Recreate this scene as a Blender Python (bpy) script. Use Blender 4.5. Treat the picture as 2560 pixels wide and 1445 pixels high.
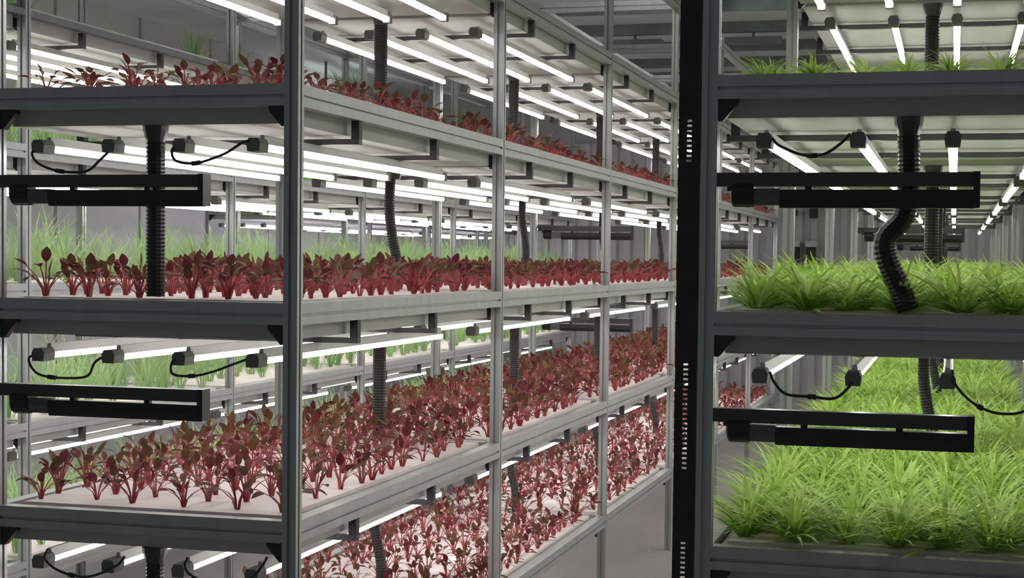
import bpy, math, random
import numpy as np
from mathutils import Matrix, Vector
random.seed(7); rng = np.random.default_rng(7)
for o in list(bpy.data.objects): bpy.data.objects.remove(o)
S = bpy.context.scene; COL = S.collection
CZ = 1.35                                   # camera height above the floor
# ------------------------------------------------------------------ camera, world, exposure
F, YAW, PITCH, ROLL, SY = 4062.2, 0.26512, -0.04293, 0.01141, 102.5
cy, sy = math.cos(YAW), math.sin(YAW)
fw = Vector((-sy*math.cos(PITCH), cy*math.cos(PITCH), math.sin(PITCH)))
rt = Vector((cy, sy, 0)); up = rt.cross(fw)
c_, s_ = math.cos(ROLL), math.sin(ROLL)
rt, up = c_*rt + s_*up, -s_*rt + c_*up
cam_d = bpy.data.cameras.new('camera'); cam = bpy.data.objects.new('camera', cam_d); COL.objects.link(cam)
cam.matrix_world = Matrix(((rt.x, up.x, -fw.x, 0), (rt.y, up.y, -fw.y, 0), (rt.z, up.z, -fw.z, CZ), (0, 0, 0, 1)))
cam_d.sensor_fit = 'HORIZONTAL'; cam_d.sensor_width = 36; cam_d.lens = F*36/2560; cam_d.shift_y = SY/2560
cam_d.clip_start = 0.05; cam_d.clip_end = 100
S.camera = cam
w = bpy.data.worlds.new('room_air'); S.world = w; w.use_nodes = True
w.node_tree.nodes['Background'].inputs[0].default_value = (0.75, 0.85, 0.88, 1)
w.node_tree.nodes['Background'].inputs[1].default_value = 0.10
vs = S.view_settings; vs.view_transform = 'Standard'; vs.look = 'None'; vs.gamma = 1; vs.use_curve_mapping = False
vs.exposure = 0.42
TUBE = 8.0                                  # radiance of the lit tubes

FILL_BATTEN = 10.0                                # radiance of the added, unseen battens that brighten ceiling and walls

# ------------------------------------------------------------------ materials
def mat(name, col, rough=0.5, metal=0.0, var=0.15, scale=20, col2=None, bump=0.0, spec=0.5, transl=0.0, stretch=None, contrast=None):
    m = bpy.data.materials.new(name); m.use_nodes = True; nt = m.node_tree; b = nt.nodes['Principled BSDF']
    b.inputs['Roughness'].default_value = rough; b.inputs['Metallic'].default_value = metal
    b.inputs['Specular IOR Level'].default_value = spec
    g = nt.nodes.new('ShaderNodeNewGeometry'); n = nt.nodes.new('ShaderNodeTexNoise'); n.inputs['Scale'].default_value = scale
    n.inputs['Detail'].default_value = 4
    src = g.outputs['Position']
    if stretch:
        mp = nt.nodes.new('ShaderNodeMapping'); mp.inputs['Scale'].default_value = stretch
        nt.links.new(src, mp.inputs[0]); src = mp.outputs[0]
    nt.links.new(src, n.inputs['Vector'])
    r = nt.nodes.new('ShaderNodeValToRGB')
    a = contrast or (0.3, 0.7)
    r.color_ramp.elements[0].position, r.color_ramp.elements[1].position = a
    c2 = col2 or tuple(min(1, c*(1+var)) for c in col)
    c1 = col if col2 else tuple(c*(1-var) for c in col)
    r.color_ramp.elements[0].color = (*c1, 1); r.color_ramp.elements[1].color = (*c2, 1)
    nt.links.new(n.outputs['Fac'], r.inputs[0]); nt.links.new(r.outputs[0], b.inputs['Base Color'])
    if bump:
        bp = nt.nodes.new('ShaderNodeBump'); bp.inputs['Strength'].default_value = bump; bp.inputs['Distance'].default_value = 0.01
        nt.links.new(n.outputs['Fac'], bp.inputs['Height']); nt.links.new(bp.outputs[0], b.inputs['Normal'])
    if transl:
        t = nt.nodes.new('ShaderNodeBsdfTranslucent'); mx = nt.nodes.new('ShaderNodeMixShader'); mx.inputs[0].default_value = transl
        nt.links.new(r.outputs[0], t.inputs['Color'])
        nt.links.new(b.outputs[0], mx.inputs[1]); nt.links.new(t.outputs[0], mx.inputs[2])
        nt.links.new(mx.outputs[0], nt.nodes['Material Output'].inputs['Surface'])
    return m
def emit(name, col, k):
    m = bpy.data.materials.new(name); m.use_nodes = True; b = m.node_tree.nodes['Principled BSDF']
    b.inputs['Base Color'].default_value = (.8, .8, .8, 1)
    b.inputs['Emission Color'].default_value = (*col, 1); b.inputs['Emission Strength'].default_value = k
    return m
M = dict(
    alu=mat('brushed_aluminium', (.42, .43, .43), .42, .55, .08, 30, stretch=(1, 1, .1)),
    alu_dark=mat('anodised_profile', (.20, .205, .215), .45, .5, .1, 30),
    strip=mat('dark_perforated_steel', (.035, .03, .035), .5, .4, .2, 25),
    tray=mat('grey_tray_plastic', (.42, .425, .41), .55, 0, .06, 6),
    board=mat('white_foam_board_pink_bounce', (.80, .71, .70), .75, 0, .05, 9, bump=.05),  # white board; pink bounce off the red stems is painted into its colour
    black=mat('black_plastic', (.010, .010, .011), .4, 0, .3, 30),
    rubber=mat('black_corrugated_hose', (.022, .020, .021), .5, 0, .3, 40),
    grey=mat('grey_label_plastic', (.10, .10, .10), .5, 0, .1, 30),
    bar=mat('dark_bar_housing', (.055, .055, .055), .4, .2, .1, 20),
    bracket=mat('black_cast_bracket', (.03, .032, .033), .5, .2, .2, 20),
    house=mat('white_lamp_housing', (.62, .62, .60), .45, 0, .04, 20),
    cap=mat('dark_lamp_socket', (.15, .155, .14), .55, 0, .15, 30),
    cable=mat('black_cable_rubber', (.03, .032, .028), .5, 0, .2, 30),
    lens=emit('lit_tube', (1.0, 0.985, 0.955), TUBE),
    lens_v=emit('lit_tube_violet', (0.88, 0.84, 1.0), TUBE),
    batten=emit('fill_batten_glow', (.97, 1.0, .97), FILL_BATTEN),
    floor=mat('pale_epoxy_floor', (.56, .52, .51), .4, 0, .06, 2, bump=.02),
    wall=mat('grey_wall_panel', (.45, .45, .44), .6, 0, .05, 1.5),
    ribbed=mat('ribbed_metal_wall', (.58, .575, .55), .5, 0, .08, 4, stretch=(1, 1, .2)),
    ceil=mat('grey_green_ceiling', (.55, .61, .58), .7, 0, .1, 2),
    purlin=mat('dark_ceiling_beam', (.17, .20, .188), .6, 0, .2, 6),
    leaf=mat('maroon_leaf', (.135, .018, .028), .6, 0, 0, 13, col2=(.115, .075, .032), transl=.25, contrast=(.40, .62), spec=.2),
    stem=mat('red_stem', (.40, .035, .05), .5, 0, 0, 20, col2=(.55, .15, .16), transl=.1, spec=.3),
    grass=mat('bright_green_leaf', (.25, .43, .045), .5, 0, 0, 16, col2=(.52, .67, .20), transl=.35, spec=.3),
    grass2=mat('pale_green_leaf', (.24, .40, .15), .5, 0, 0, 10, col2=(.42, .56, .26), transl=.35, spec=.3),
    box=mat('dark_wall_box', (.03, .032, .03), .5, 0, .2, 8),
    white=mat('white_paint', (.7, .7, .68), .5, 0, .04, 8),
)
# ------------------------------------------------------------------ mesh helpers
class G:
    def __init__(s): s.v = []; s.f = []; s.m = []
    def add(s, vs, fs, mi=0):
        b = len(s.v); s.v += [tuple(p) for p in vs]; s.f += [tuple(i+b for i in f) for f in fs]; s.m += [mi]*len(fs)
    def box(s, x0, x1, y0, y1, z0, z1, mi=0):
        s.add([(x0,y0,z0),(x1,y0,z0),(x1,y1,z0),(x0,y1,z0),(x0,y0,z1),(x1,y0,z1),(x1,y1,z1),(x0,y1,z1)],
              [(0,3,2,1),(4,5,6,7),(0,1,5,4),(1,2,6,5),(2,3,7,6),(3,0,4,7)], mi)
    def prism(s, poly, axis, a, b, mi=0):
        """poly: 2-D outline, counter-clockwise, swept along axis from a to b"""
        n = len(poly)
        def P(p, t): return {'x': (t, p[0], p[1]), 'y': (p[0], t, p[1]), 'z': (p[0], p[1], t)}[axis]
        vs = [P(p, a) for p in poly] + [P(p, b) for p in poly]
        fs = [(i, (i+1) % n, n+(i+1) % n, n+i) for i in range(n)]
        fs += [tuple(range(n))[::-1], tuple(range(n, 2*n))]
        s.add(vs, fs, mi)
    def tube(s, pts, rad, seg=8, mi=0, cap=True):
        pts = [Vector(p) for p in pts]; n = len(pts); vs = []; fs = []
        rr = rad if hasattr(rad, '__len__') else [rad]*n
        ref = Vector((0, 0, 1)); prev = None
        for i, p in enumerate(pts):
            t = (pts[min(i+1, n-1)] - pts[max(i-1, 0)]).normalized()
            if prev is None:
                a = t.cross(ref)
                if a.length < .05: a = t.cross(Vector((1, 0, 0)))
                a.normalize()
            else:
                a = (prev - t*prev.dot(t)).normalized()
            prev = a; b = t.cross(a)
            for k in range(seg):
                q = 2*math.pi*k/seg; vs.append(p + (a*math.cos(q) + b*math.sin(q))*rr[i])
        for i in range(n-1):
            for k in range(seg):
                k2 = (k+1) % seg; fs.append((i*seg+k, i*seg+k2, (i+1)*seg+k2, (i+1)*seg+k))
        if cap: fs += [tuple(range(seg))[::-1], tuple(range((n-1)*seg, n*seg))]
        s.add(vs, fs, mi)
    def mesh(s, name, mats, smooth=False):
        me = bpy.data.meshes.new(name); me.from_pydata(s.v, [], s.f)
        for m in (mats if isinstance(mats, (list, tuple)) else [mats]): me.materials.append(m)
        if any(s.m): me.polygons.foreach_set('material_index', s.m)
        if smooth: me.polygons.foreach_set('use_smooth', [True]*len(s.f))
        me.validate(); me.update(); return me
def link(name, data, parent=None, loc=(0, 0, 0), rot=None, scale=None):
    o = bpy.data.objects.new(name, data); COL.objects.link(o); o.location = loc
    if rot: o.rotation_euler = rot
    if scale: o.scale = scale if hasattr(scale, '__len__') else (scale,)*3
    if parent: o.parent = parent
    return o
def tag(o, label, cat, group=None, kind=None):
    if label: o['label'] = label
    if cat: o['category'] = cat
    if group: o['group'] = group
    if kind: o['kind'] = kind
    return o
def smooth_path(p, k=8):
    p = [Vector(q) for q in p]; out = []
    q = [2*p[0]-p[1]] + p + [2*p[-1]-p[-2]]
    for i in range(1, len(q)-2):
        for j in range(k):
            t = j/k; a, b, c, d = q[i-1:i+3]
            out.append(.5*((2*b) + (c-a)*t + (2*a-5*b+4*c-d)*t*t + (3*b-3*c+d-a)*t**3))
    out.append(p[-1]); return out

# ------------------------------------------------------------------ layout
Y0, BAY, P = 2.99, 1.5, .030
LEV = {'top': .756, 'upper': .322, 'middle': -.112, 'lower': -.548, 'bottom': -.983}
LEVTXT = {'top': 'top shelf', 'upper': 'upper shelf', 'middle': 'middle shelf', 'lower': 'lower shelf', 'bottom': 'bottom shelf'}
LZ = {k: v+CZ for k, v in LEV.items()}
CROWN = 1.19+CZ; CEIL = 1.80+CZ; BACK = 17.0
RACKS = dict(A=(-1.952, -1.253, Y0, 6), B=(-.455, .272, Y0, 6), C=(-3.49, -2.79, Y0, 6), D=(-5.15, -4.45, 10.6, 4))
RTXT = dict(A='left rack', B='right rack', C='rear-left rack', D='far-left rack')
ORD = ['first', 'second', 'third', 'fourth', 'fifth', 'sixth']

# ------------------------------------------------------------------ room
g = G(); g.box(-6, 2.4, -1.5, BACK+.2, -.1, 0)
tag(link('floor', g.mesh('floor', M['floor'])), None, None, kind='structure')
g = G(); g.box(-6, 2.4, 1.0, BACK+.2, CEIL, CEIL+.1)
ce = tag(link('ceiling', g.mesh('ceiling', M['ceil'])), None, None, kind='structure')
g = G(); g.box(-2.9, 2.3, -.03, .03, CEIL-.08, CEIL)
pm = g.mesh('purlin', M['purlin'])
for y in np.arange(7.0, 17, 1.05): link('ceiling_beam', pm, ce, (0, float(y), 0))
g = G()
for k in range(5): g.box(-2.6+k*.9, -2.6+k*.9+.42, -.05, .05, CEIL-.16, CEIL-.11); g.box(-2.6+k*.9+.2, -2.6+k*.9+.22, -.01, .01, CEIL-.11, CEIL)
dm = g.mesh('duct', M['purlin'])
for y in (9.6, 12.3, 14.6): link('cable_duct', dm, ce, (0, y, 0))
g = G(); g.box(-6, 2.4, BACK, BACK+.1, 0, CEIL)
wb = tag(link('wall_back', g.mesh('wall', M['wall'])), None, None, kind='structure')
g = G(); per = .15; outl = []
for k in range(8):
    x = k*per; outl += [(x, 0), (x+.055, 0), (x+.075, -.035), (x+.13, -.035)]
outl += [(8*per, 0)]; poly = outl + [(8*per, .012), (0, .012)]
n = len(poly)
vs_ = [(a, b, 0) for a, b in poly] + [(a, b, 2.6) for a, b in poly]
g.add(vs_, [(i, (i+1) % n, n+(i+1) % n, n+i) for i in range(n)])
rm = g.mesh('ribbed_panel', M['ribbed'])
for k in range(7): link('wall_panel', rm, wb, (-6+k*1.2, BACK-.012, 0))
g = G(); g.box(-6.1, -6, -1.5, BACK+.1, 0, CEIL)
wl = tag(link('wall_left', g.mesh('wall', M['wall'])), None, None, kind='structure')
g = G(); g.box(-.012, .012, 0, 1.16, 0, CEIL); pm = g.mesh('panel', M['wall'])
for k in range(14): link('wall_panel', pm, wl, (-5.985, .4+k*1.2, 0))
g = G(); g.box(2.3, 2.4, -1.5, BACK+.1, 0, CEIL)
tag(link('wall_right', g.mesh('wall', M['wall'])), None, None, kind='structure')
bat_me = None
def batten(x, y, label):  # unseen fill lamp, added to brighten the ceiling and walls
    global bat_me
    o = tag(link('added_fill_batten', None, loc=(x, y, CEIL-.30)), label, 'lamp', 'added fill battens beside the racks')
    g = G(); g.box(-.03, .03, -.75, .75, .03, .07); link('fill_batten_body', g.mesh('body', M['house']), o)
    g = G(); g.tube([(0, -.74, 0), (0, .74, 0)], .03, 10); link('lit_tube', g.mesh('diffuser', M['batten']), o)
    g = G(); g.box(-.008, .008, -.5, -.48, .07, .30); g.box(-.008, .008, .48, .5, .07, .30); link('hanger_rod', g.mesh('rod', M['grey']), o)
for k, (x, y) in enumerate([(-3.95, 4.2), (-3.95, 6.6), (1.5, 5), (1.5, 9), (1.5, 13), (-5.6, 14.5), (1.5, 15.8), (-1.6, 10.45), (-1.6, 6.2)]):
    batten(x, y, f'unseen added fill batten, {["first", "second"][k] if k < 2 else ["first", "second", "third"][k-2] if k < 5 else ["left", "right", "far", "near"][k-5]} '
           + ('over the aisle behind the left rack' if k < 2 else 'over the aisle right of the right rack' if k < 5 else 'end of the far wall' if k < 7 else 'high above the left rack'))
# boxes on the far wall at the end of the aisle
def wall_box(x, z, sx, sz, label, m, cat='box'):
    t = tag(link('wall_box', None, loc=(x, BACK-.05, z)), label, cat)
    g = G(); g.box(-sx, sx, -.12, 0, -sz, sz); link('housing', g.mesh('housing', M[m]), t)
    g = G(); g.box(-sx*.8, sx*.8, -.13, -.12, -sz*.8, sz*.8); link('cover', g.mesh('cover', M[m]), t)
    return t
for x, z, sx, sz, l, m in [
    (-1.585, CZ+.09, .045, .075, 'left dark box of the low pair on the far ribbed wall', 'box'),
    (-1.42, CZ+.09, .045, .075, 'right dark box of the low pair on the far ribbed wall', 'box'),
    (-1.585, CZ+.20, .055, .03, 'small white box above the left dark box on the far wall', 'white'),
    (-1.42, CZ+.20, .055, .03, 'small white box above the right dark box on the far wall', 'white'),
    (-1.40, CZ+.52, .04, .055, 'small dark box high on the far ribbed wall', 'box'),
    (-1.62, CZ+.52, .05, .03, 'small flat dark box left of another on the far wall', 'box')]:
    wall_box(x, z, sx, sz, l, m)

# ------------------------------------------------------------------ rack frames
def slot_outline(w, h, slots_w, slots_h, sw=.008, sd=.006):
    """rectangle 0..w x 0..h (ccw) with T-slot grooves; slots_w on the two w sides, slots_h on the two h sides"""
    o = []
    o.append((0, 0))
    for c in slots_w: o += [(c-sw/2, 0), (c-sw/2, sd), (c+sw/2, sd), (c+sw/2, 0)]
    o.append((w, 0))
    for c in slots_h: o += [(w, c-sw/2), (w-sd, c-sw/2), (w-sd, c+sw/2), (w, c+sw/2)]
    o.append((w, h))
    for c in slots_w[::-1]: o += [(c+sw/2, h), (c+sw/2, h-sd), (c-sw/2, h-sd), (c-sw/2, h)]
    o.append((0, h))
    for c in slots_h[::-1]: o += [(0, c+sw/2), (sd, c+sw/2), (sd, c-sw/2), (0, c-sw/2)]
    return o
def rail_outline(w, lo=-.022, hi=.022):
    h = hi-lo
    o = slot_outline(w, h, [], [.0195], .006, .006)
    return [(a, b+lo) for a, b in o]
g = G(); g.prism(slot_outline(P, P, [P/2], [P/2]), 'z', 0, CROWN+.03); post_me = g.mesh('post', M['alu'])
g = G(); g.prism(rail_outline(P), 'y', P, BAY); rail_me = g.mesh('side_rail', M['alu'])
g = G(); t = .018
g.add([(0,0,0),(.036,0,0),(.036,0,-.008),(.008,0,-.04),(0,0,-.04),(0,t,0),(.036,t,0),(.036,t,-.008),(.008,t,-.04),(0,t,-.04)],
      [(4,3,2,1,0),(5,6,7,8,9),(0,1,6,5),(1,2,7,6),(2,3,8,7),(3,4,9,8),(4,0,5,9)])
gus_me = g.mesh('corner_bracket', M['bracket'])
g = G(); g.prism(rail_outline(P, -.016, .004) if False else [(0,-.016),(P,-.016),(P,.004),(0,.004)], 'y', P, BAY); thin_me = g.mesh('side_rail', M['alu_dark'])
def rack(key, levels, label, end_mat=True):
    xl, xr, y0, nb = RACKS[key]
    r = tag(link('growing_rack', None, loc=(xl, y0, 0)), label, 'rack')
    W = xr-xl
    for n in range(nb+1):
        for x in (0, W-P): link('post', post_me, r, (x, n*BAY, 0))
    g = G(); g.prism([(a, b) for a, b in rail_outline(P)], 'x', P, W-P); cb = g.mesh('cross_beam', M['alu'])
    for z in [LZ[l] for l in levels] + [CROWN]:
        for n in range(nb):
            for x in (0, W-P): link('side_rail', thin_me if key == 'C' and z == LZ['top'] else rail_me, r, (x, n*BAY, z))
        for n in range(nb+1):
            b_ = link('cross_beam', cb, r, (0, n*BAY, z))
            if z != CROWN:
                link('corner_bracket', gus_me, b_, (P, .006, -.022))
                link('corner_bracket', gus_me, b_, (W-P, .006+.018, -.022), rot=(0, 0, math.pi))
    return r
LV = list(LEV)
rack('A', LV, 'tall aluminium growing rack of red-leaved plants on the left, its end facing the viewer')
rB = rack('B', LV, 'tall aluminium growing rack of bright green plants on the right, its end nearest')
rack('C', LV, 'aluminium growing rack of tall pale green plants behind the left rack')
rack('D', LV[:4], 'distant aluminium growing rack with violet-white lamps at the back left')
# perforated strip along the outer front post of the right rack
g = G(); sw0, sw1 = -.042, -.002
hw = .0155; g.box(sw0, sw0+hw, 0, .004, 0, CROWN); g.box(sw1-hw, sw1, 0, .004, 0, CROWN)
zz = 0.0; holes = []
for a, b in ((CZ-.82, CZ-.52), (CZ-.385, CZ-.19), (CZ+.185, CZ+.26)):
    q = a
    while q < b: holes.append((q, q+.0042)); q += .0092
for a, b in holes: g.box(sw0+hw, sw1-hw, 0, .004, zz, a); zz = b
g.box(sw0+hw, sw1-hw, 0, .004, zz, CROWN)
g.box(sw0, sw0+.003, .004, .02, 0, CROWN); g.box(sw1-.003, sw1, .004, .02, 0, CROWN)
ps = link('perforated_strip', g.mesh('perforated_strip', M['strip']), rB, (0, 0, 0)); ps['label'] = 'dark perforated metal strip beside the post'

# ------------------------------------------------------------------ trays
tray_cache = {}
def tray(key, lev, n):
    xl, xr, y0, nb = RACKS[key]
    W = xr-xl-2*P-.016; L = BAY-P-.022
    if key not in tray_cache:
        g = G(); x1, y1 = W, L; t = .012
        g.box(0, x1, 0, y1, -.054, -.042)
        g.box(0, x1, 0, t, -.042, .012); g.box(0, x1, y1-t, y1, -.042, .012)
        g.box(0, t, t, y1-t, -.042, .012); g.box(x1-t, x1, t, y1-t, -.042, .012)
        sh = g.mesh('tray_shell', M['tray'])
        g = G(); gap = .016; half = (y1-2*gap)/2
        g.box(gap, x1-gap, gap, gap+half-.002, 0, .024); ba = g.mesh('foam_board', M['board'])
        tray_cache[key] = (sh, ba, half, gap)
    sh, ba, half, gap = tray_cache[key]
    o = tag(link('grow_tray', None, loc=(xl+P+.008, y0+n*BAY+P+.011, LZ[lev])),
            f'grey tray with white foam boards, {LEVTXT[lev]} of the {RTXT[key]}, {ORD[n]} bay', 'tray', f'trays of the {RTXT[key]}')
    link('tray_shell', sh, o)
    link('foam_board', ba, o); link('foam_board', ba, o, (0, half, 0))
    return o
for key in 'ABCD':
    for lev in (LV if key in 'ABC' else LV[:4]):
        if key in 'AB' and lev == 'top' and False: continue
        for n in range(RACKS[key][3]): tray(key, lev, n)

# ------------------------------------------------------------------ tube lamps, cross bars
R_T, TL = .009, 1.19
def halfcyl(g, y0, y1, a0, a1, r, seg, mi=0, cap=True):
    vs = []
    for y in (y0, y1):
        for k in range(seg+1):
            q = math.radians(a0+(a1-a0)*k/seg); vs.append((r*math.cos(q), y, r*math.sin(q)))
    fs = [(k, k+1, seg+1+k+1, seg+1+k) for k in range(seg)]
    fs += [tuple(range(seg+1))[::-1], tuple(range(seg+1, 2*seg+2)), (0, seg+1, 2*seg+1, seg)]
    g.add(vs, fs, mi)
def lens_g(mi=0, g=None):
    g = g or G(); halfcyl(g, .045, TL+.045, -205, 25, R_T, 8, mi); return g
def house_g(mi=0, g=None):
    g = g or G(); g.prism([(-.008, .0042), (.008, .0042), (.006, .0115), (.004, .0225), (-.004, .0225), (-.006, .0115)], 'y', .045, TL+.045, mi); return g
def sock_g(mi=0, g=None):
    g = g or G(); g.prism([(-.013, -.013), (.013, -.013), (.015, .004), (.010, .014), (-.010, .014), (-.015, .004)], 'y', .0, .044, mi); return g
def ecap_g(mi=0, g=None):
    g = g or G(); g.prism([(-.0105, -.0105), (.0105, -.0105), (.0105, .0125), (-.0105, .0125)], 'y', TL+.046, TL+.066, mi); return g
lens_me = lens_g().mesh('lit_tube', M['lens'], True); house_me = house_g().mesh('lamp_housing', M['house'])
sock_me = sock_g().mesh('lamp_socket', M['cap']); ecap_me = ecap_g().mesh('end_cap', M['cap'])
g = G(); lens_g(0, g); house_g(1, g); sock_g(2, g); ecap_g(2, g)
lamp_me = g.mesh('tube_lamp', [M['lens'], M['house'], M['cap']]); 
g = G(); lens_g(0, g); house_g(1, g); sock_g(2, g); ecap_g(2, g)
lampv_me = g.mesh('tube_lamp', [M['lens_v'], M['house'], M['cap']])
TOFF = [.108, .271, .431, .594]
TPOS = ['leftmost', 'second from the left', 'second from the right', 'rightmost']
def lamps(key, lev, n):
    xl, xr, y0, nb = RACKS[key]; sc = (xr-xl)/.70
    for i, ox in enumerate(TOFF):
        loc = (xl+ox*sc, y0+n*BAY+.022+ (P if n else .0), LZ[lev]-.097)
        lab = f'lit white tube lamp, {TPOS[i]} under the {LEVTXT[lev]}, {RTXT[key]}, {ORD[n]} bay'
        if key == 'D': lab = lab.replace('lit white', 'lit violet-white')
        grp = f'tube lamps of the {RTXT[key]}'
        if key in 'AB' and n < 3:
            o = tag(link('tube_lamp', None, loc=loc), lab, 'lamp', grp)
            link('lit_tube', lens_me, o); h_ = link('lamp_housing', house_me, o); link('lamp_socket', sock_me, h_); link('end_cap', ecap_me, h_)
        else:
            tag(link('tube_lamp', lampv_me if key == 'D' else lamp_me, loc=loc), lab, 'lamp', grp)
bars_cache = {}
def crossbars(key, lev, n):
    xl, xr, y0, nb = RACKS[key]; W = xr-xl
    if key not in bars_cache:
        g = G(); g.box(.004, W-.004, -.010, .010, -.074, -.062); a = g.mesh('bar', M['bar'])
        g = G(); g.box(.008, .026, -.010, .010, -.062, -.022); b = g.mesh('hanger_tab', M['bracket'])
        bars_cache[key] = (a, b, W)
    a, b, W = bars_cache[key]
    for j, (oy, t) in enumerate(((.36, 'front'), (.91, 'rear'))):
        o = tag(link('lamp_crossbar', None, loc=(xl, y0+n*BAY+oy, LZ[lev])),
                f'thin dark {t} lamp crossbar under the {LEVTXT[lev]} of the {RTXT[key]}, {ORD[n]} bay', 'crossbar', f'lamp crossbars of the {RTXT[key]}')
        link('bar', a, o); link('hanger_tab', b, o); link('hanger_tab', b, o, (W-.030, 0, 0))
for key in 'ABCD':
    for lev in ['top', 'upper', 'middle', 'lower']:
        if key == 'D' and lev == 'lower': continue
        for n in range(RACKS[key][3]):
            lamps(key, lev, n)
            if key != 'D': crossbars(key, lev, n)

# ------------------------------------------------------------------ black bar fixtures on the rack ends
def bar_fixture(x, y, zl, label):
    """dark rail with a black tubular unit slung under it; x = left end at the post"""
    o = tag(link('bar_fixture', None, loc=(x, y, zl)), label, 'bar fixture', 'black bar fixtures across the racks')
    L = .462
    g = G(); g.box(0, L, 0, .028, -.182, -.157); r = link('rail', g.mesh('rail', M['bar']), o)
    g = G(); g.prism([(.002,-.221),(.026,-.221),(.032,-.206),(.028,-.188),(0,-.188),(-.004,-.206)], 'x', .115, L-.004)
    tb = link('tube_body', g.mesh('tube_body', M['black']), o)
    g = G(); g.prism([(.0,-.216),(.028,-.216),(.032,-.200),(.028,-.186),(0,-.186),(-.004,-.200)], 'x', .068, .115)
    q = link('motor_sleeve', g.mesh('sleeve', M['grey']), tb); q['label'] = 'dark grey sleeve'
    g = G(); g.tube([(.024, .014, -.196), (.028, .014, -.196), (.031, .014, -.196), (.066, .014, -.196), (.068, .014, -.196)], [.012, .022, .024, .024, .022], 14)
    link('end_cap', g.mesh('cap', M['black'], False), tb)
    g = G(); g.box(L-.008, L+.004, -.004, .032, -.220, -.156); link('end_plate', g.mesh('plate', M['black']), r)
    g = G(); g.box(.018, .030, .008, .020, -.190, -.172); g.box(.16, .172, .008, .02, -.188, -.177); g.box(.33, .342, .008, .02, -.188, -.177)
    link('clip', g.mesh('clip', M['black']), r)
    return o
for key in 'AB':
    for lev in ('top', 'upper', 'middle', 'lower'):
        xl = RACKS[key][0]
        bar_fixture(xl+P, Y0+.001, LZ[lev], f'long black bar fixture across the near end of the {RTXT[key]} below its {LEVTXT[lev]}')
for key in 'AB':
    for lev in ('upper', 'middle'):
        bar_fixture(RACKS[key][0]+P, Y0+3*BAY+.034, LZ[lev], f'black bar fixture halfway along the {RTXT[key]}, below its {LEVTXT[lev]}')
for key in 'AB':
    bar_fixture(RACKS[key][0]+P, Y0+6*BAY+.031, LZ['upper'], f'small black bar fixture at the far end of the {RTXT[key]}, below its upper shelf')

# ------------------------------------------------------------------ drain pipes
def pipe_mesh(path, r=.0200, seg=12, pitch=.008):
    p = smooth_path(path, 24); tot = [0]
    for a, b in zip(p, p[1:]): tot.append(tot[-1]+(b-a).length)
    N = int(tot[-1]/(pitch/2)); pts = []; rad = []
    j = 0
    for i in range(N+1):
        s = tot[-1]*i/N
        while j < len(tot)-2 and tot[j+1] < s: j += 1
        t = (s-tot[j])/max(1e-9, tot[j+1]-tot[j]); pts.append(p[j].lerp(p[j+1], t)); rad.append(r*(1.0 if i % 2 else .92))
    g = G(); g.tube(pts, rad, seg); return g.mesh('pipe', M['rubber'])
g = G(); g.tube([(0, 0, -.055), (0, 0, -.066), (0, 0, -.088)], [.027, .026, .019], 14); flange_me = g.mesh('outlet', M['bar'])
PB = -.405                                                       # foot of the pipe, just above the board below
sh = {'straight': pipe_mesh([(0,0,-.08),(0,0,-.2),(.0,0,-.3),(0.0,0,PB)]),
      'bent': pipe_mesh([(0,0,-.08),(0.002,0,-.17),(-.006,0,-.235),(-.036,-.004,-.275),(-.032,-.004,-.315),(-.006,0,-.37),(.006,0,PB)], .0205),
      'lean': pipe_mesh([(-.01,0,-.08),(-.012,0,-.18),(-.002,.0,-.26),(.012,.0,-.33),(.014,0,PB)], .016),
      'hook': pipe_mesh([(-.004,0,-.08),(-.004,0,-.16),(.008,.0,-.24),(.012,0,-.31),(-.008,.0,-.37),(-.014,0,PB)], .015)}
def pipe(key, lev, n, kind, dx=0, dy=.055):
    xl, xr, y0, nb = RACKS[key]
    o = tag(link('drain_pipe', None, loc=((xl+xr)/2+dx, y0+n*BAY+dy, LZ[lev])),
            f'black corrugated pipe below the {LEVTXT[lev]} of the {RTXT[key]}, start of {ORD[n]} bay', 'pipe', f'drain pipes of the {RTXT[key]}')
    link('hose', sh[kind], o); link('outlet', flange_me, o)
pipe('A', 'upper', 0, 'straight', .012); pipe('A', 'lower', 0, 'straight', .012)
for n in range(1, 6):
    pipe('A', 'top', n, 'straight', 0, -.06 if n % 2 else -.10)
    pipe('A', 'upper', n, ['lean', 'hook'][n % 2 == 0], 0, .06)
    pipe('A', 'middle', n, 'straight', 0, -.05); pipe('A', 'lower', n, 'lean', 0, .0-.06)
pipe('B', 'upper', 0, 'bent', .006)
for n in range(1, 6):
    pipe('B', 'top', n, 'straight', .02, .06); pipe('B', 'upper', n, 'straight', .03, .06); pipe('B', 'middle', n, 'lean', .03, .02)

# ------------------------------------------------------------------ cables under the shelves
def ray(x, y):
    v = fw + rt*((x-1280)/F) - up*((y-722.5-SY)/F); return v/v.y
def cable(pix, Y, label, grp, r=.0028):
    pts = [tuple(ray(px, py)*(Y+dy) + Vector((0, 0, CZ))) for px, py, dy in pix]
    base = Vector(pts[0]); p = smooth_path([Vector(q)-base for q in pts], 6)
    g = G(); g.tube(p, r, 6); o = tag(link('power_cable', None, loc=base), label, 'cable', grp)
    cd = link('cord', g.mesh('cable', M['cable'], True), o)
    g = G(); m = len(p)//2; g.tube([p[m-1], p[m], p[m+1]], r*1.9, 6); link('connector', g.mesh('connector', M['cable']), cd)
ga = 'looped lamp cables on the end of the left rack'; gb = 'looped lamp cables on the end of the right rack'
cable([(92,368,.02),(80,385,.01),(98,410,0),(150,428,0),(215,428,0),(250,400,.01),(282,368,.02)], Y0+.01, 'dark cable loop between the two left lamps below the left rack\'s upper shelf', ga)
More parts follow.
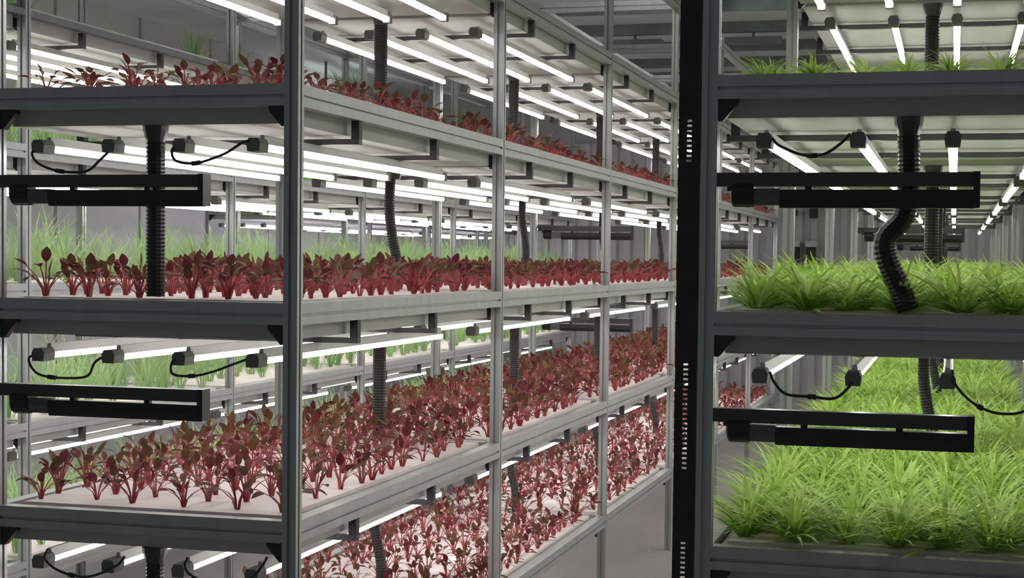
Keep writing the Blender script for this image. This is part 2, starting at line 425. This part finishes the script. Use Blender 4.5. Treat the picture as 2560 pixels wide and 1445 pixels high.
cable([(448,362,.02),(430,375,.01),(440,402,0),(490,408,0),(560,385,0),(610,355,.01),(645,352,.02)], Y0+.01, 'dark cable loop between the two right lamps below the left rack\'s upper shelf', ga)
cable([(92,885,.02),(72,895,.01),(80,920,0),(104,938,0),(160,945,0),(218,940,0),(238,905,.01),(272,885,.02)], Y0+.01, 'dark cable loop between the two left lamps below the left rack\'s middle shelf', ga)
cable([(452,890,.02),(430,905,.01),(432,935,0),(480,940,0),(530,930,0),(585,910,.01),(635,892,.02)], Y0+.01, 'dark cable loop between the two right lamps below the left rack\'s middle shelf', ga)
cable([(120,1372,.02),(112,1395,.01),(135,1420,0),(180,1438,0),(230,1440,0),(290,1415,.01),(312,1390,.02)], Y0+.01, 'dark cable loop between the two left lamps below the left rack\'s lower shelf', ga)
cable([(470,1395,.02),(462,1415,.01),(480,1440,0),(540,1460,0),(620,1450,0),(655,1415,.01),(668,1392,.02)], Y0+.01, 'dark cable loop between the two right lamps below the left rack\'s lower shelf', ga)
cable([(1930,345,.02),(1950,365,.01),(2010,388,0),(2060,385,0),(2100,360,.01),(2125,335,.02)], Y0+.01, 'dark cable loop below the right rack\'s upper shelf', gb)
cable([(1925,930,.02),(1935,955,.01),(1965,985,0),(2030,992,0),(2085,996,0),(2120,970,.01),(2138,940,.02)], Y0+.01, 'dark cable loop between the two left lamps below the right rack\'s middle shelf', gb)
cable([(2380,925,.02),(2385,955,.01),(2412,990,0),(2450,1018,0),(2500,1034,0),(2560,1028,.01),(2600,985,.02)], Y0+.01, 'dark cable loop between the two right lamps below the right rack\'s middle shelf', gb)

# ------------------------------------------------------------------ plants (all quads, numpy)
def leaf_arr(base, d, side, L, Wd, droop, rows=4):
    """blade from base along d, bending down; returns verts (rows+1)*3 and quads"""
    up_ = np.array([0, 0, 1.]); nrm = np.cross(side, d); v = []; p = np.array(base, float); dd = d.copy()
    prof = [.25, .85, 1.0, .75, .12]
    for i in range(rows+1):
        wv = Wd/2*prof[i]; lift = .25*wv
        v += [p - side*wv + nrm*lift, p.copy(), p + side*wv + nrm*lift]
        dd = dd - up_*droop/rows; dd /= np.linalg.norm(dd); p = p + dd*L/rows
    q = []
    for i in range(rows):
        for j in (0, 1): a = i*3+j; q.append((a, a+1, a+4, a+3))
    return np.array(v), np.array(q)
def stem_arr(p0, p1, p2, r0, r1, n=3):
    v = []; q = []
    for i in range(n+1):
        t = i/n; c = (1-t)**2*p0 + 2*t*(1-t)*p1 + t*t*p2; r = r0+(r1-r0)*t
        for k in range(3): a = 2*math.pi*k/3; v.append(c + np.array([r*math.cos(a), r*math.sin(a), 0]))
    for i in range(n):
        for k in range(3): k2 = (k+1) % 3; q.append((i*3+k, i*3+k2, i*3+3+k2, i*3+3+k))
    return np.array(v), np.array(q)
def cat(parts):
    V = []; Q = []; b = 0
    for v, q in parts: V.append(v); Q.append(q+b); b += len(v)
    return np.concatenate(V), np.concatenate(Q)
def np_mesh(name, V, Q, mats, midx=None):
    me = bpy.data.meshes.new(name); nv, nq = len(V), len(Q)
    me.vertices.add(nv); me.vertices.foreach_set('co', V.astype(np.float32).ravel())
    me.loops.add(nq*4); me.loops.foreach_set('vertex_index', Q.astype(np.int32).ravel())
    me.polygons.add(nq); me.polygons.foreach_set('loop_start', np.arange(0, nq*4, 4, dtype=np.int32))
    for m in mats: me.materials.append(m)
    if midx is not None: me.polygons.foreach_set('material_index', midx.astype(np.int32))
    me.polygons.foreach_set('use_smooth', np.ones(nq, bool))
    me.update(calc_edges=True); return me
def red_plant(seed):
    r = random.Random(seed); st = []; lf = []; n = r.randint(9, 13)
    for k in range(n):
        az = 2*math.pi*(k+r.uniform(-.3, .3))/n*1.0 + (k % 2)*.3; tilt = math.radians(r.uniform(6, 48) if k > 1 else r.uniform(0, 12))
        H = r.uniform(.05, .092)
        d = np.array([math.cos(az)*math.sin(tilt), math.sin(az)*math.sin(tilt), math.cos(tilt)])
        p0 = np.array([math.cos(az), math.sin(az), 0])*.004; p2 = d*H + p0; p1 = p0 + np.array([0, 0, H*.45])
        st.append(stem_arr(p0, p1, p2, .0022, .0015))
        t = p2-p1; t /= np.linalg.norm(t); side = np.cross(t, [0, 0, 1.]); 
        if np.linalg.norm(side) < .1: side = np.array([1., 0, 0])
        side /= np.linalg.norm(side)
        a = r.uniform(-.5, .5); nn = np.cross(side, t); side = side*math.cos(a)+nn*math.sin(a)
        lf.append(leaf_arr(p2-t*.004, t, side, r.uniform(.028, .046), r.uniform(.014, .022), r.uniform(.3, 1.2)))
    return st, lf
RV = [red_plant(s) for s in range(6)]
RVA = []
for st, lf in RV:
    sV, sQ = cat(st); lV, lQ = cat(lf); V, Q = cat([(sV, sQ), (lV, lQ)])
    RVA.append(dict(st=np_mesh('stems', sV, sQ, [M['stem']]), lf=np_mesh('leaves', lV, lQ, [M['leaf']]), V=V, Q=Q, mi=np.r_[np.zeros(len(sQ)), np.ones(len(lQ))],
                    leaves=[np_mesh('leaf', v, q, [M['leaf']]) for v, q in lf]))
def grass_plant(seed, n, L0, L1, Wd, spread, droop):
    r = random.Random(seed); parts = []
    for k in range(n):
        az = r.uniform(0, 2*math.pi); tilt = math.radians(abs(r.gauss(0, spread)))
        d = np.array([math.cos(az)*math.sin(tilt), math.sin(az)*math.sin(tilt), math.cos(tilt)])
        side = np.array([-math.sin(az+r.uniform(-.6, .6)), math.cos(az), 0]); side /= np.linalg.norm(side)
        L = r.uniform(L0, L1); rad = r.uniform(0, .018); p = np.array([math.cos(az)*rad, math.sin(az)*rad, 0.]); rows = 4; v = []
        dr = r.uniform(.3, 1.)*droop; wd = Wd*r.uniform(.7, 1.2)
        for i in range(rows+1):
            wv = wd/2*[.7, 1, .95, .7, .1][i]; v += [p-side*wv, p+side*wv]
            hz = np.array([math.cos(az), math.sin(az), -.35]); d = d + hz*dr/rows*(i+1)*.55; d /= np.linalg.norm(d); p = p + d*L/rows
        parts.append((np.array(v), np.array([(2*i, 2*i+1, 2*i+3, 2*i+2) for i in range(rows)])))
    return cat(parts)
def mk_grass(mat_, *a): 
    out = []
    for s in range(5):
        V, Q = grass_plant(100+s, *a); V[:, 2] = np.maximum(V[:, 2], .002)
        out.append(dict(V=V, Q=Q, mi=None, me=np_mesh('blades', V, Q, [mat_])))
    return out
GB = mk_grass(M['grass'], 62, .08, .18, .0068, 32, 1.5)
GC = mk_grass(M['grass2'], 26, .12, .27, .0045, 16, .7)
class Bulk:
    def __init__(s): s.V = []; s.Q = []; s.M = []; s.b = 0
    def add(s, var, loc, rz, sc):
        c, q = math.cos(rz), math.sin(rz); V = var['V']*np.array(sc)
        V = np.c_[V[:, 0]*c-V[:, 1]*q, V[:, 0]*q+V[:, 1]*c, V[:, 2]] + np.array(loc)
        s.V.append(V); s.Q.append(var['Q']+s.b); s.b += len(V)
        if var['mi'] is not None: s.M.append(var['mi'])
    def done(s, name, mats, label, catg, group):
        o = link(name, np_mesh(name, np.concatenate(s.V), np.concatenate(s.Q), mats, np.concatenate(s.M) if s.M else None))
        tag(o, label, catg, group, 'stuff'); return o
def col_words(n):
    L = ['leftmost', 'second from the left', 'third from the left', 'fourth from the left'][:n//2]
    R = ['rightmost', 'second from the right', 'third from the right', 'fourth from the right'][:n//2]
    return L + (['middle column'] if n % 2 else []) + R[::-1]
def grid(key, n, cols, rows, ex=.085, e0=.11, e1=.07):
    xl, xr, y0, nb = RACKS[key]; W = xr-xl
    for j in range(rows):
        for i in range(cols):
            x = xl+ex+(W-2*ex)*i/(cols-1)+random.uniform(-.016, .016)
            y = y0+n*BAY+(e0 if n == 0 else e1+.03)+(BAY-(e0 if n == 0 else e1+.03)-e1)*j/(rows-1)+random.uniform(-.018, .018)
            yield i, j, x, y
NUM = ['first', 'second', 'third', 'fourth', 'fifth', 'sixth', 'seventh', 'eighth', 'ninth', 'tenth', 'eleventh', 'twelfth', 'thirteenth', 'fourteenth', 'fifteenth', 'sixteenth', 'seventeenth', 'eighteenth']
# red plants on the left rack
bulk = Bulk(); SC = {'upper': (.90, .56), 'middle': (.92, .72), 'lower': (.95, .78), 'bottom': (.85, .66)}; CW = col_words(6); own_n = 0
own = {('upper', 0), ('middle', 0), ('lower', 0), ('lower', 1)}
for lev in ('lower', 'middle', 'upper', 'bottom'):
    for n in range(6):
        for i, j, x, y in grid('A', n, 6, 16, ex=.075):
            if random.random() < (.18 if lev == 'upper' else .05): continue
            k = random.randrange(6); v = RVA[k]; rz = random.uniform(0, 6.28); sx, sz = SC[lev]; h = random.uniform(.8, 1.2)
            loc = (x, y, LZ[lev]+.0243); sc = (sx*h, sx*h, sz*h)
            if (lev, n) in own and own_n < 300:
                own_n += 1
                o = tag(link('red_leaf_plant', None, loc=loc, rot=(0, 0, rz), scale=sc),
                    f'red-stemmed leafy plant, {CW[i]}, {NUM[j]} row, {ORD[n]} bay, {LEVTXT[lev]}, left rack', 'plant', 'red-leaved plants on the left rack')
                link('stems', v['st'], o)
                if n == 0 and lev in ('middle', 'lower') and (j < 2 or i == 5):
                    for lm in v['leaves']: link('leaf', lm, o)
                else: link('foliage', v['lf'], o)
            else: bulk.add(v, loc, rz, sc)
bulk.done('red_leaf_plants', [M['stem'], M['leaf']], 'mass of red-stemmed leafy plants filling the farther bays of the left rack', 'plants', 'red-leaved plants on the left rack')
# bright green plants on the right rack
bulk = Bulk(); own = {('upper', 0), ('middle', 0), ('lower', 0)}; CW = col_words(7)
for lev in ('upper', 'middle', 'lower'):
    for n in range(6):
        for i, j, x, y in grid('B', n, 7, 16, ex=.092, e0=.10):
            if lev == 'upper' and random.random() < .15: continue
            k = random.randrange(5); v = GB[k]; rz = random.uniform(0, 6.28); h = random.uniform(.8, 1.15)
            loc = (x, y, LZ[lev]+.0243); sc = (h*(.62 if lev == 'upper' else 1.05),)*2 + (h*({'upper': .36, 'middle': .66}.get(lev, .72)),)
            if (lev, n) in own:
                tag(link('green_leaf_plant', v['me'], loc=loc, rot=(0, 0, rz), scale=sc),
                    f'bright green grassy plant, {CW[i]}, {NUM[j]} row, {ORD[n]} bay, {LEVTXT[lev]}, right rack', 'plant', 'bright green plants on the right rack')
            else: bulk.add(v, loc, rz, sc)
bulk.done('green_leaf_plants', [M['grass']], 'mass of bright green grassy plants filling the farther bays of the right rack', 'plants', 'bright green plants on the right rack')
# tall pale green plants on the second rack
CW = col_words(5); bulk = Bulk(); own = {('middle', 1), ('middle', 2), ('lower', 1), ('lower', 2), ('upper', 1), ('middle', 3)}
for lev in ('top', 'upper', 'middle', 'lower', 'bottom'):
    for n in range(6):
        for i, j, x, y in grid('C', n, 5, 10, ex=.10):
            if random.random() < (.9 if lev == 'top' else .3): continue
            k = random.randrange(5); v = GC[k]; rz = random.uniform(0, 6.28); h = random.uniform(.8, 1.2)
            loc = (x, y, LZ[lev]+.0243); sc = (h, h, h*.95)
            if (lev, n) in own:
                tag(link('tall_green_plant', v['me'], loc=loc, rot=(0, 0, rz), scale=sc),
                    f'thin-leaved green plant, {CW[i]}, {NUM[j]} row, {ORD[n]} bay, {LEVTXT[lev]}, rear-left rack', 'plant', 'tall green plants on the second rack')
            else: bulk.add(v, loc, rz, sc)
bulk.done('tall_green_plants', [M['grass2']], 'mass of tall thin-leaved green plants filling the other trays of the second rack', 'plants', 'tall green plants on the second rack')
